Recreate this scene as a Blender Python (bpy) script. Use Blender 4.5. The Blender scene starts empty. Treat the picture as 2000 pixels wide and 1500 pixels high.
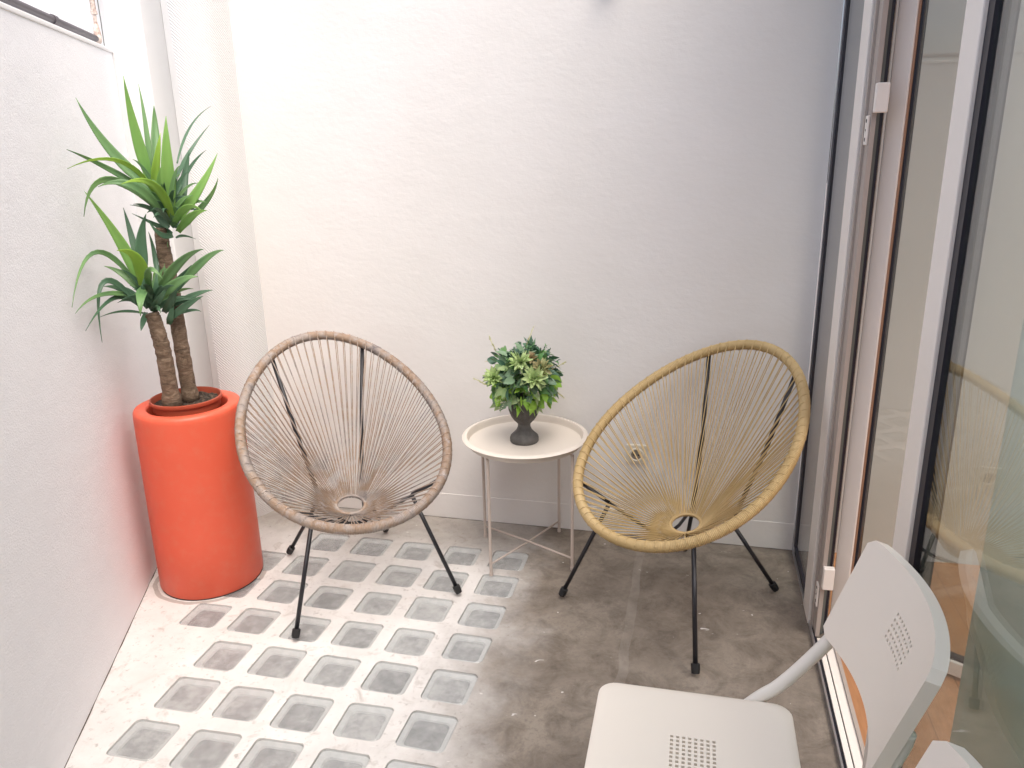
import bpy, bmesh, math, random
import numpy as np
from mathutils import Vector, Matrix
R = math.radians
random.seed(7)
scene = bpy.context.scene
COL = scene.collection

# ---------------------------------------------------------------- camera
F_PX, PITCH, ROLL, YAW = 1520.0, 0.2958, -0.0212, R(13.43)
cd = bpy.data.cameras.new('camera')
cam = bpy.data.objects.new('camera', cd); COL.objects.link(cam)
cd.sensor_width = 36.0; cd.lens = F_PX / 2000 * 36.0
cd.clip_start = 0.05; cd.clip_end = 300
cr, sr = math.cos(ROLL), math.sin(ROLL)
c_, s_ = math.cos(PITCH), math.sin(PITCH)
Rm = Matrix(((cr, -sr, 0), (sr, cr, 0), (0, 0, 1))) @ Matrix(((1, 0, 0), (0, -s_, -c_), (0, c_, -s_)))
Rm = Rm @ Matrix.Rotation(-YAW, 3, 'Z')
right, down, fwd = Rm[0], Rm[1], Rm[2]
M = Matrix((right, -down, -fwd)).transposed().to_4x4()
M.translation = Vector((0, 0, 1.6))
cam.matrix_world = M
scene.camera = cam
scene.render.resolution_x, scene.render.resolution_y = 1024, 768

# ---------------------------------------------------------------- light
SUN_EL, SUN_AZ = R(62), R(140)      # azimuth clockwise from +Y
w = bpy.data.worlds.new('World'); scene.world = w; w.use_nodes = True
nt = w.node_tree; bg = nt.nodes['Background']
sky = nt.nodes.new('ShaderNodeTexSky'); sky.sky_type = 'NISHITA'; sky.sun_disc = False
sky.sun_elevation = SUN_EL; sky.sun_rotation = SUN_AZ; sky.dust_density = 5.0; sky.air_density = 0.9; sky.ozone_density = 1.0
nt.links.new(sky.outputs[0], bg.inputs[0]); bg.inputs[1].default_value = 0.12
sd = bpy.data.lights.new('sun', 'SUN'); sd.energy = 1.5; sd.angle = R(60); sd.color = (1, 0.955, 0.90)
so = bpy.data.objects.new('sun', sd); COL.objects.link(so)
sv = Vector((math.sin(SUN_AZ) * math.cos(SUN_EL), math.cos(SUN_AZ) * math.cos(SUN_EL), math.sin(SUN_EL)))
so.rotation_euler = (-sv).to_track_quat('-Z', 'Y').to_euler()
scene.view_settings.view_transform = 'Standard'; scene.view_settings.look = 'None'
scene.view_settings.gamma = 1; scene.view_settings.exposure = 1.29
try:
    scene.cycles.max_bounces = 14; scene.cycles.diffuse_bounces = 8; scene.cycles.glossy_bounces = 6; scene.cycles.transparent_max_bounces = 24
except Exception: pass

# ---------------------------------------------------------------- materials
def srgb(r, g, b):
    f = lambda c: (c / 255 / 12.92) if c / 255 <= 0.04045 else ((c / 255 + 0.055) / 1.055) ** 2.4
    return (f(r), f(g), f(b), 1)
class Mat:
    def __init__(s, name, color, rough=0.5, metal=0.0, spec=0.5):
        s.m = bpy.data.materials.new(name); s.m.use_nodes = True
        s.nt = s.m.node_tree; s.N = s.nt.nodes; s.L = s.nt.links
        s.b = s.N['Principled BSDF']
        s.b.inputs['Base Color'].default_value = color if len(color) == 4 else (*color, 1)
        s.b.inputs['Roughness'].default_value = rough; s.b.inputs['Metallic'].default_value = metal
        s.b.inputs['Specular IOR Level'].default_value = spec
        s.tc = s.N.new('ShaderNodeTexCoord')
    def noise(s, scale, detail=4, rough=0.5, coord='Object', stretch=None, dist=0):
        n = s.N.new('ShaderNodeTexNoise'); n.inputs['Scale'].default_value = scale
        n.inputs['Detail'].default_value = detail; n.inputs['Roughness'].default_value = rough; n.inputs['Distortion'].default_value = dist
        if stretch:
            mp = s.N.new('ShaderNodeMapping'); mp.inputs['Scale'].default_value = stretch
            s.L.new(s.tc.outputs[coord], mp.inputs[0]); s.L.new(mp.outputs[0], n.inputs[0])
        else: s.L.new(s.tc.outputs[coord], n.inputs[0])
        return n.outputs['Fac']
    def ramp(s, fac, stops):
        r = s.N.new('ShaderNodeValToRGB'); e = r.color_ramp.elements
        while len(e) < len(stops): e.new(0.5)
        for i, (p, c) in enumerate(stops):
            e[i].position = p; e[i].color = c if len(c) == 4 else (*c, 1)
        s.L.new(fac, r.inputs[0]); return r.outputs[0]
    def mix(s, fac, a, b, mode='MIX'):
        m = s.N.new('ShaderNodeMix'); m.data_type = 'RGBA'; m.blend_type = mode
        for sock, v in ((m.inputs[0], fac), (m.inputs[6], a), (m.inputs[7], b)):
            if hasattr(v, 'is_linked'): s.L.new(v, sock)
            elif isinstance(v, (int, float)): sock.default_value = v
            else: sock.default_value = v if len(v) == 4 else (*v, 1)
        return m.outputs[2]
    def math(s, op, a, b=0.0, clamp=False):
        m = s.N.new('ShaderNodeMath'); m.operation = op; m.use_clamp = clamp
        for i, v in enumerate((a, b)):
            if hasattr(v, 'is_linked'): s.L.new(v, m.inputs[i])
            else: m.inputs[i].default_value = v
        return m.outputs[0]
    def color(s, sock): s.L.new(sock, s.b.inputs['Base Color']); return s
    def rough(s, sock): s.L.new(sock, s.b.inputs['Roughness']); return s
    def bump(s, h, strength=0.3, dist=0.01, chain=None):
        b = s.N.new('ShaderNodeBump'); b.inputs['Strength'].default_value = strength; b.inputs['Distance'].default_value = dist
        s.L.new(h, b.inputs['Height'])
        if chain is not None: s.L.new(chain, b.inputs['Normal'])
        s.L.new(b.outputs[0], s.b.inputs['Normal']); return b.outputs[0]

MT = {}
def plaster(name, col, col2, fine=90, strength=0.35, coarse=7):
    k = Mat(name, col, 0.85, spec=0.25)
    k.color(k.mix(k.ramp(k.noise(1.7, 5, 0.6), [(0.35, (0, 0, 0)), (0.7, (1, 1, 1))]), col, col2))
    b1 = k.bump(k.noise(coarse, 3, 0.5, stretch=(1, 1, 1.8)), strength * 0.5, 0.012)
    b2 = k.bump(k.noise(fine, 5, 0.65, stretch=(1, 1, 1.5)), strength, 0.0035, b1)
    return k
MT['plaster'] = plaster('smooth_white_plaster', (0.735, 0.718, 0.695), (0.70, 0.683, 0.655), 38, 0.26).m
MT['plaster_rough'] = plaster('grainy_white_plaster', (0.86, 0.865, 0.88), (0.82, 0.825, 0.845), 130, 0.42).m
MT['pillar'] = plaster('pillar_paint', (0.79, 0.79, 0.785), (0.76, 0.76, 0.755), 60, 0.2).m
k = Mat('patterned_plaster', (0.68, 0.675, 0.665), 0.85, spec=0.25)
wv = k.N.new('ShaderNodeTexWave'); wv.wave_type = 'BANDS'; wv.bands_direction = 'DIAGONAL'
mp = k.N.new('ShaderNodeMapping'); mp.inputs['Scale'].default_value = (1, 1, 1.2); k.L.new(k.tc.outputs['Object'], mp.inputs[0]); k.L.new(mp.outputs[0], wv.inputs[0])
wv.inputs['Scale'].default_value = 42; wv.inputs['Distortion'].default_value = 2.5; wv.inputs['Detail'].default_value = 1
k.bump(k.math('ADD', wv.outputs['Fac'], k.noise(60, 3)), 0.45, 0.004); MT['patterned'] = k.m
MT['beige_wall'] = plaster('beige_interior_paint', (0.52, 0.50, 0.475), (0.49, 0.47, 0.445), 40, 0.1).m
MT['white_far'] = plaster('weathered_neighbour_wall', (0.27, 0.24, 0.215), (0.33, 0.30, 0.28), 30, 0.4).m

# floor cement: pale slab round the glass blocks, brown screed elsewhere
k = Mat('cement_floor', (0.3, 0.28, 0.26), 0.6, spec=0.35)
sx = k.N.new('ShaderNodeSeparateXYZ'); k.L.new(k.tc.outputs['Object'], sx.inputs[0])
X, Y = sx.outputs[0], sx.outputs[1]
wob = k.math('MULTIPLY', k.math('SUBTRACT', k.noise(3.2, 6, 0.65), 0.5), 0.5)
px = k.math('ADD', k.math('ADD', X, k.math('MULTIPLY', Y, 0.06)), wob)
m1 = k.N.new('ShaderNodeMapRange'); m1.interpolation_type = 'SMOOTHSTEP'
k.L.new(px, m1.inputs[0]); m1.inputs[1].default_value = -0.72; m1.inputs[2].default_value = -0.28; m1.inputs[3].default_value = 0; m1.inputs[4].default_value = 1
m2 = k.N.new('ShaderNodeMapRange'); m2.interpolation_type = 'SMOOTHSTEP'
k.L.new(k.math('ADD', Y, k.math('MULTIPLY', wob, 0.6)), m2.inputs[0]); m2.inputs[1].default_value = 2.55; m2.inputs[2].default_value = 2.95
brownfac = k.math('MAXIMUM', m1.outputs[0], k.math('MULTIPLY', m2.outputs[0], 0.75), True)
pale = k.mix(k.ramp(k.noise(5, 8, 0.7), [(0.3, (0, 0, 0)), (0.72, (1, 1, 1))]), (0.72, 0.705, 0.685), (0.58, 0.565, 0.545))
pale = k.mix(k.ramp(k.noise(2.6, 6, 0.75, dist=1.2), [(0.56, (0, 0, 0)), (0.74, (0.7, 0.7, 0.7))]), pale, (0.52, 0.46, 0.42))
pale = k.mix(k.ramp(k.noise(38, 5, 0.7), [(0.58, (0, 0, 0)), (0.70, (1, 1, 1))]), pale, (0.40, 0.38, 0.36))
pale = k.mix(k.ramp(k.noise(11, 6, 0.7, dist=0.6), [(0.56, (0, 0, 0)), (0.70, (0.8, 0.8, 0.8))]), pale, (0.43, 0.40, 0.37))
brown = k.mix(k.ramp(k.noise(2.2, 8, 0.72, dist=0.8), [(0.28, (0, 0, 0)), (0.7, (1, 1, 1))]), (0.13, 0.105, 0.082), (0.30, 0.26, 0.215))
brown = k.mix(k.ramp(k.noise(9, 7, 0.75, dist=0.5), [(0.45, (0, 0, 0)), (0.75, (1, 1, 1))]), brown, (0.080, 0.062, 0.047))
brown = k.mix(k.ramp(k.noise(70, 4, 0.7), [(0.50, (0, 0, 0)), (0.75, (1, 1, 1))]), brown, (0.17, 0.148, 0.126))
# lighter trowel seam along y at x = -0.17
sd_ = k.math('ABSOLUTE', k.math('ADD', k.math('ADD', X, 0.165), k.math('MULTIPLY', k.math('SUBTRACT', k.noise(6, 3), 0.5), 0.03)))
seam = k.math('MULTIPLY', k.math('LESS_THAN', sd_, 0.016), k.ramp(k.noise(10, 5), [(0.35, (0.25, 0.25, 0.25)), (0.6, (0.9, 0.9, 0.9))]))
brown = k.mix(k.math('MULTIPLY', seam, 0.45), brown, (0.30, 0.27, 0.235))
base = k.mix(brownfac, pale, brown)
# paint drips and scuffs
sc = k.ramp(k.noise(16, 3, 0.5, stretch=(1, 2.4, 1), dist=1.0), [(0.735, (0, 0, 0)), (0.75, (1, 1, 1))])
sp = k.ramp(k.noise(34, 2, 0.4), [(0.775, (0, 0, 0)), (0.79, (1, 1, 1))])
base = k.mix(k.math('MAXIMUM', k.math('MULTIPLY', sc, 0.8), k.math('MULTIPLY', sp, 0.75)), base, (0.68, 0.66, 0.63))
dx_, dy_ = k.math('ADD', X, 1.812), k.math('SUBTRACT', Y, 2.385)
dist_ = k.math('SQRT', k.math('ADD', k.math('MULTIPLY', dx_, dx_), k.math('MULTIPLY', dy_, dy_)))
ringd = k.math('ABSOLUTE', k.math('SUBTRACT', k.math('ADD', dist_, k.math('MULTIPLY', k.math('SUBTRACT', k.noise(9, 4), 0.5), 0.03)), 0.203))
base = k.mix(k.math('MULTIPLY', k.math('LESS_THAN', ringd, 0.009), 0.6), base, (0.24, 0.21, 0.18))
k.color(base)
k.rough(k.ramp(k.noise(4, 6, 0.7), [(0.3, (0.42, 0.42, 0.42)), (0.7, (0.68, 0.68, 0.68))]))
b1 = k.bump(k.noise(6, 6, 0.6), 0.25, 0.01); k.bump(k.noise(85, 5, 0.7), 0.22, 0.003, b1)
MT['cement'] = k.m

k = Mat('wood_floor_boards', (0.45, 0.22, 0.10), 0.42)
br = k.N.new('ShaderNodeTexBrick'); mp = k.N.new('ShaderNodeMapping'); mp.inputs['Scale'].default_value = (1, 1, 1); mp.inputs['Rotation'].default_value = (0, 0, R(90))
k.L.new(k.tc.outputs['Object'], mp.inputs[0]); k.L.new(mp.outputs[0], br.inputs[0])
br.inputs['Scale'].default_value = 1.0; br.inputs['Brick Width'].default_value = 1.2; br.inputs['Row Height'].default_value = 0.12; br.inputs['Mortar Size'].default_value = 0.0012
br.inputs['Color1'].default_value = (0.47, 0.235, 0.11, 1); br.inputs['Color2'].default_value = (0.40, 0.19, 0.085, 1); br.inputs['Mortar'].default_value = (0.13, 0.06, 0.03, 1)
k.color(k.mix(k.ramp(k.noise(14, 6, 0.6, stretch=(8, 1, 1)), [(0.35, (0, 0, 0)), (0.7, (0.6, 0.6, 0.6))]), br.outputs[0], (0.30, 0.14, 0.06))); MT['wood'] = k.m

k = Mat('orange_plastic', srgb(226, 78, 50), 0.38, spec=0.4)
k.color(k.mix(k.ramp(k.noise(3, 4), [(0.35, (0, 0, 0)), (0.7, (1, 1, 1))]), (0.68, 0.11, 0.058), (0.63, 0.10, 0.052)))
k.color(k.mix(k.math('MULTIPLY', k.ramp(k.noise(22, 6, 0.75), [(0.48, (0, 0, 0)), (0.7, (1, 1, 1))]), 0.34), k.b.inputs['Base Color'].links[0].from_socket, (0.60, 0.17, 0.10)))
k.rough(k.ramp(k.noise(9, 5), [(0.3, (0.34, 0.34, 0.34)), (0.7, (0.5, 0.5, 0.5))])); k.bump(k.noise(160, 3), 0.06, 0.001); MT['orange'] = k.m
MT['terracotta'] = Mat('terracotta_plastic', (0.36, 0.07, 0.035), 0.45).m
k = Mat('potting_soil', (0.035, 0.022, 0.014), 0.95); k.color(k.mix(k.ramp(k.noise(90, 5), [(0.45, (0, 0, 0)), (0.7, (1, 1, 1))]), (0.02, 0.013, 0.009), (0.10, 0.07, 0.045))); k.bump(k.noise(60, 5), 1.0, 0.01); MT['soil'] = k.m
k = Mat('yucca_bark', (0.12, 0.08, 0.055), 0.9)
n1 = k.noise(16, 7, 0.75, stretch=(1.2, 1.2, 3.0), dist=1.6)
k.color(k.ramp(n1, [(0.3, (0.055, 0.035, 0.022)), (0.5, (0.17, 0.115, 0.075)), (0.75, (0.33, 0.25, 0.18))])); k.bump(n1, 1.0, 0.01); MT['bark'] = k.m
def leafmat(name, c1, c2, trans=0.25):
    k = Mat(name, c1, 0.42, spec=0.45)
    k.color(k.mix(k.ramp(k.noise(9, 4, stretch=(1, 1, 0.4)), [(0.35, (0, 0, 0)), (0.65, (1, 1, 1))]), c1, c2))
    tr = k.N.new('ShaderNodeBsdfTranslucent'); ms = k.N.new('ShaderNodeMixShader'); ms.inputs[0].default_value = trans
    k.L.new(k.b.inputs['Base Color'].links[0].from_socket, tr.inputs[0])
    k.L.new(k.b.outputs[0], ms.inputs[1]); k.L.new(tr.outputs[0], ms.inputs[2]); k.L.new(ms.outputs[0], k.N['Material Output'].inputs[0])
    return k.m
MT['leaf_mid'] = leafmat('yucca_leaf_green', (0.19, 0.34, 0.12), (0.13, 0.26, 0.11))
MT['leaf_light'] = leafmat('yucca_leaf_fresh', (0.29, 0.50, 0.13), (0.20, 0.40, 0.11), 0.35)
MT['leaf_yellow'] = leafmat('yucca_leaf_young', (0.38, 0.58, 0.09), (0.28, 0.47, 0.08), 0.4)
MT['leaf_dark'] = leafmat('yucca_leaf_dark', (0.085, 0.175, 0.095), (0.06, 0.13, 0.075), 0.15)
MT['b_dark'] = leafmat('dark_sprig_leaf', (0.055, 0.13, 0.09), (0.08, 0.18, 0.10), 0.15)
MT['b_sage'] = leafmat('sage_leaf', (0.24, 0.36, 0.22), (0.15, 0.26, 0.16), 0.2)
MT['b_mid'] = leafmat('green_ivy_leaf', (0.19, 0.38, 0.13), (0.12, 0.28, 0.10), 0.2)
MT['b_bright'] = leafmat('bright_ivy_leaf', (0.42, 0.68, 0.10), (0.30, 0.56, 0.09), 0.25)
MT['b_var'] = leafmat('variegated_leaf', (0.30, 0.45, 0.20), (0.45, 0.55, 0.28), 0.25)
MT['b_succ'] = leafmat('succulent_leaf', (0.36, 0.52, 0.17), (0.50, 0.62, 0.30), 0.2)
MT['b_pink'] = leafmat('pink_succulent_leaf', (0.45, 0.27, 0.18), (0.40, 0.42, 0.20), 0.2)
MT['b_spike'] = leafmat('straw_coloured_spike', (0.55, 0.55, 0.26), (0.62, 0.6, 0.34), 0.2)
MT['b_seed'] = Mat('pale_seed_heads', (0.55, 0.52, 0.38), 0.7).m
k = Mat('dark_grey_cast_stone', (0.085, 0.08, 0.075), 0.75); k.color(k.ramp(k.noise(25, 5, 0.7), [(0.3, (0.06, 0.056, 0.052)), (0.7, (0.125, 0.118, 0.11))])); k.bump(k.noise(90, 4), 0.3, 0.002); MT['urn'] = k.m
MT['table'] = Mat('blush_powder_coat', (0.66, 0.60, 0.53), 0.5).m
MT['table_leg'] = Mat('taupe_powder_coat', (0.50, 0.425, 0.375), 0.5).m
k = Mat('black_rod_paint', (0.014, 0.014, 0.018), 0.38); k.bump(k.noise(120, 3), 0.1, 0.001); MT['black'] = k.m
MT['rubber'] = Mat('black_rubber', (0.012, 0.012, 0.013), 0.6).m
def rattan(name, stops, sc):
    k = Mat(name, (0.4, 0.3, 0.2), 0.5, spec=0.4)
    k.color(k.ramp(k.noise(sc, 5, 0.65, stretch=(1, 1, 1)), stops)); k.bump(k.noise(220, 2), 0.15, 0.001); return k.m
MT['rattan'] = rattan('grey_brown_mottled_cord', [(0.30, (0.15, 0.13, 0.13)), (0.44, (0.31, 0.265, 0.235)), (0.55, (0.27, 0.185, 0.125)), (0.68, (0.38, 0.35, 0.34))], 11)
MT['tan'] = rattan('mustard_tan_cord', [(0.3, (0.44, 0.31, 0.135)), (0.7, (0.56, 0.415, 0.21))], 4)
k = Mat('white_polypropylene', (0.79, 0.735, 0.65), 0.42, spec=0.4); k.bump(k.noise(420, 2), 0.05, 0.0006); MT['chair_white'] = k.m
MT['tube_white'] = Mat('white_painted_steel', (0.76, 0.735, 0.68), 0.32).m
MT['alu_white'] = Mat('white_lacquered_aluminium', (0.82, 0.765, 0.70), 0.38).m
MT['alu_taupe'] = Mat('taupe_anodised_profile', (0.40, 0.345, 0.305), 0.45).m
MT['alu'] = Mat('bare_aluminium', (0.62, 0.61, 0.62), 0.32, 0.9).m
MT['gasket'] = Mat('black_rubber_gasket', (0.012, 0.011, 0.02), 0.5).m
MT['gasket_grey'] = Mat('grey_spacer_bar', (0.12, 0.13, 0.12), 0.45).m
MT['warm_lit_edge'] = Mat('warm_lit_frame_side', (0.36, 0.20, 0.12), 0.5).m  # warm room light on the frame's inner side, painted as orange brown
MT['socket'] = Mat('ivory_socket_plastic', (0.66, 0.62, 0.53), 0.35).m
MT['dark_hole'] = Mat('dark_recess', (0.03, 0.028, 0.025), 0.8).m
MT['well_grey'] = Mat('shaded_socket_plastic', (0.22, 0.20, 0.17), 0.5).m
MT['pipe'] = Mat('dark_painted_pipe', (0.085, 0.075, 0.085), 0.5).m
k = Mat('rusty_painted_pipe', (0.4, 0.3, 0.25), 0.7); k.color(k.ramp(k.noise(30, 5, 0.7), [(0.35, (0.20, 0.12, 0.09)), (0.55, (0.62, 0.52, 0.46)), (0.7, (0.7, 0.66, 0.62))])); MT['rust'] = k.m

def glassmat(name, tint, boost=1.0, ior=1.5, diffuse=None, dfac=0.0, rough=0.0):
    m = bpy.data.materials.new(name); m.use_nodes = True; t = m.node_tree; N = t.nodes; L = t.links
    N.remove(N['Principled BSDF'])
    tr = N.new('ShaderNodeBsdfTransparent'); tr.inputs[0].default_value = (*tint, 1)
    gl = N.new('ShaderNodeBsdfGlossy'); gl.inputs['Roughness'].default_value = rough
    # Schlick reflectance that is the same for both sides of the sheet
    fr = N.new('ShaderNodeLayerWeight'); fr.inputs[0].default_value = 0.5
    pw = N.new('ShaderNodeMath'); pw.operation = 'POWER'; pw.inputs[1].default_value = 5.0; L.new(fr.outputs['Facing'], pw.inputs[0])
    mu = N.new('ShaderNodeMath'); mu.operation = 'MULTIPLY_ADD'; mu.use_clamp = True; mu.inputs[1].default_value = 0.95 * boost; mu.inputs[2].default_value = 0.05 * boost; L.new(pw.outputs[0], mu.inputs[0])
    ms = N.new('ShaderNodeMixShader'); L.new(mu.outputs[0], ms.inputs[0])
    src = tr.outputs[0]
    if diffuse:
        df = N.new('ShaderNodeBsdfDiffuse'); df.inputs[0].default_value = (*diffuse, 1)
        m2 = N.new('ShaderNodeMixShader'); m2.inputs[0].default_value = dfac; L.new(tr.outputs[0], m2.inputs[1]); L.new(df.outputs[0], m2.inputs[2]); src = m2.outputs[0]
    L.new(src, ms.inputs[1]); L.new(gl.outputs[0], ms.inputs[2]); L.new(ms.outputs[0], N['Material Output'].inputs[0])
    return m
MT['glass'] = glassmat('clear_door_glass', (0.93, 0.955, 0.94), 1.35)
MT['glass_milky'] = glassmat('pale_green_glass', (0.80, 0.90, 0.85), 1.0, diffuse=(0.76, 0.82, 0.77), dfac=0.66)
k = Mat('ribbed_block_glass', (0.5, 0.52, 0.5), 0.1)
g = glassmat('block_glass_top', (0.95, 0.96, 0.955), 1.0, diffuse=(0.62, 0.63, 0.63), dfac=0.26, rough=0.08)
t = g.node_tree; tc = t.nodes.new('ShaderNodeTexCoord'); ck = t.nodes.new('ShaderNodeTexVoronoi'); ck.inputs['Scale'].default_value = 170
ck.feature = 'F1'; ck.distance = 'CHEBYCHEV'; ck.inputs['Randomness'].default_value = 0.0
t.links.new(tc.outputs['Object'], ck.inputs[0]); bm_ = t.nodes.new('ShaderNodeBump'); bm_.inputs['Strength'].default_value = 0.35; bm_.inputs['Distance'].default_value = 0.002
t.links.new(ck.outputs[0], bm_.inputs['Height'])
for n_ in t.nodes:
    if n_.type in ('BSDF_GLOSSY', 'BSDF_DIFFUSE', 'LAYER_WEIGHT'): t.links.new(bm_.outputs[0], n_.inputs['Normal'])
MT['block_glass'] = g
k = Mat('cast_glass_side', (0.56, 0.60, 0.56), 0.35); k.color(k.ramp(k.noise(30, 4), [(0.3, (0.50, 0.51, 0.505)), (0.7, (0.65, 0.655, 0.65))])); MT['block_side'] = k.m
k = Mat('dark_depth_block_core', (0.2, 0.2, 0.2), 0.6)  # mottled grey core, dark tone painted in for the block's inner depth
oi = k.N.new('ShaderNodeObjectInfo'); ad = k.N.new('ShaderNodeVectorMath'); ad.operation = 'ADD'
nn = k.N.new('ShaderNodeTexNoise'); nn.inputs['Scale'].default_value = 22; nn.inputs['Detail'].default_value = 7; nn.inputs['Roughness'].default_value = 0.7
gm = k.N.new('ShaderNodeNewGeometry'); k.L.new(gm.outputs['Position'], nn.inputs[0])
k.color(k.ramp(k.math('ADD', nn.outputs['Fac'], k.math('MULTIPLY', k.math('SUBTRACT', oi.outputs['Random'], 0.5), 0.22)), [(0.3, (0.15, 0.155, 0.16)), (0.48, (0.27, 0.275, 0.275)), (0.68, (0.46, 0.46, 0.455))])); MT['block_core'] = k.m

# ---------------------------------------------------------------- builders
def obj(name, verts, faces, mat, parent=None, smooth=False, loc=None, bevel=0, seg=2, mats=None, midx=None, auto=None):
    me = bpy.data.meshes.new(name); me.from_pydata([tuple(v) for v in verts], [], [tuple(f) for f in faces]); me.update()
    for m in (mats or [mat]): me.materials.append(MT[m])
    if midx is not None: me.polygons.foreach_set('material_index', midx)
    if smooth: me.polygons.foreach_set('use_smooth', [True] * len(me.polygons))
    if auto is not None:
        me.polygons.foreach_set('use_smooth', [True] * len(me.polygons)); me.set_sharp_from_angle(angle=R(auto))
    o = bpy.data.objects.new(name, me); COL.objects.link(o)
    if parent: o.parent = parent
    if loc: o.location = loc
    if bevel:
        b = o.modifiers.new('bevel', 'BEVEL'); b.width = bevel; b.segments = seg; b.limit_method = 'ANGLE'; b.angle_limit = R(40)
    return o
class MB:
    def __init__(s): s.v = []; s.f = []; s.mi = []; s.cur = 0
    def add(s, v, f):
        o = len(s.v); s.v += [tuple(map(float, p)) for p in v]; s.f += [tuple(i + o for i in q) for q in f]; s.mi += [s.cur] * len(f); return s
    def box(s, a, b):
        x0, y0, z0 = a; x1, y1, z1 = b
        v = [(x0, y0, z0), (x1, y0, z0), (x1, y1, z0), (x0, y1, z0), (x0, y0, z1), (x1, y0, z1), (x1, y1, z1), (x0, y1, z1)]
        return s.add(v, [(0, 3, 2, 1), (4, 5, 6, 7), (0, 1, 5, 4), (1, 2, 6, 5), (2, 3, 7, 6), (3, 0, 4, 7)])
    def prism(s, pts, z0, z1):
        n = len(pts); v = [(x, y, z0) for x, y in pts] + [(x, y, z1) for x, y in pts]
        return s.add(v, [tuple(range(n - 1, -1, -1)), tuple(range(n, 2 * n))] + [(i, (i + 1) % n, n + (i + 1) % n, n + i) for i in range(n)])
    def tube(s, pts, r, seg=8, closed=False, caps=True):
        P = [Vector(p) for p in pts]; n = len(P); rr = r if isinstance(r, (list, tuple)) else [r] * n
        up = None; rings = []
        for i in range(n):
            if closed: t = (P[(i + 1) % n] - P[i - 1])
            else: t = P[min(i + 1, n - 1)] - P[max(i - 1, 0)]
            t.normalize()
            if up is None:
                up = Vector((0, 0, 1)) if abs(t.z) < 0.9 else Vector((1, 0, 0))
            up = (up - t * up.dot(t)).normalized(); sd = t.cross(up)
            rings.append([P[i] + (up * math.cos(2 * math.pi * j / seg) + sd * math.sin(2 * math.pi * j / seg)) * rr[i] for j in range(seg)])
        v = [p for q in rings for p in q]; f = []
        m = n if closed else n - 1
        for i in range(m):
            for j in range(seg):
                a = i * seg + j; b = i * seg + (j + 1) % seg; i2 = (i + 1) % n
                f.append((a, b, i2 * seg + (j + 1) % seg, i2 * seg + j))
        if caps and not closed:
            f.append(tuple(range(seg - 1, -1, -1))); f.append(tuple((n - 1) * seg + j for j in range(seg)))
        return s.add(v, f)
    def lathe(s, prof, seg=64, cx=0, cy=0, flute=None):
        n = len(prof); v = []
        for i, (r, z) in enumerate(prof):
            for j in range(seg):
                a = 2 * math.pi * j / seg; q = r * (1 + (flute(i, a) if flute else 0)); v.append((cx + q * math.cos(a), cy + q * math.sin(a), z))
        f = [(i * seg + j, i * seg + (j + 1) % seg, (i + 1) * seg + (j + 1) % seg, (i + 1) * seg + j) for i in range(n - 1) for j in range(seg)]
        return s.add(v, f)
    def build(s, name, mat, parent=None, **kw):
        return obj(name, s.v, s.f, mat, parent, midx=(s.mi if kw.get('mats') else None), **kw)
def tag(o, label, cat, group=None, kind=None):
    if label: o['label'] = label
    if cat: o['category'] = cat
    if group: o['group'] = group
    if kind: o['kind'] = kind
    return o
def thing(name, loc, label, cat, group=None, rz=0):
    o = bpy.data.objects.new(name, None); COL.objects.link(o); o.location = loc; o.rotation_euler = (0, 0, rz); o.empty_display_size = 0.1
    return tag(o, label, cat, group)
def box(name, a, b, mat, parent=None, **kw): return MB().box(a, b).build(name, mat, parent, **kw)
def lerp(a, b, t): return tuple(x + (y - x) * t for x, y in zip(a, b))

# ---------------------------------------------------------------- yard shell
def back_y(x): return 3.036 - 0.012 * (x + 0.5)
LN = Vector((0.911, 0.413)).normalized(); LC = -0.8933        # left wall plane  n.p = c
def left_x(y, off=0.0): return (LC + off - LN.y * y) / LN.x

# floor sheet with real openings for the glass blocks
S = 0.1968; GX = -1.470; GY = 2.722; HALF = 0.0735; RC = 0.019
cells = {}
for r_ in range(0, 15):
    for c in range(0, 5):
        cells[(r_, c)] = True
for r_ in (1, 2, 3): cells[(r_, -1)] = True
def rrect(h, rc, n=4):
    out = []
    for q, (sx_, sy_) in enumerate(((1, 1), (-1, 1), (-1, -1), (1, -1))):
        for i in range(n + 1):
            a = R(90 * q + 90 * i / n); out.append((sx_ * (h - rc) + rc * math.cos(a), sy_ * (h - rc) + rc * math.sin(a)))
    return out
fm = MB(); DEP = 0.012
xs0 = GX - 1.5 * S; xs1 = GX + 4.5 * S; ys1 = GY + 0.5 * S; ys0 = GY - 14.5 * S
XL, XR, YN, YF = -3.6, 0.512, -2.2, 3.3
for a, b in (((XL, YN), (xs0, YF)), ((xs1, YN), (XR, YF)), ((xs0, ys1), (xs1, YF)), ((xs0, YN), (xs1, ys0))):
    fm.add([(a[0], a[1], 0), (b[0], a[1], 0), (b[0], b[1], 0), (a[0], b[1], 0)], [(0, 1, 2, 3)])
jit = random.Random(3); centers = {}
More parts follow.
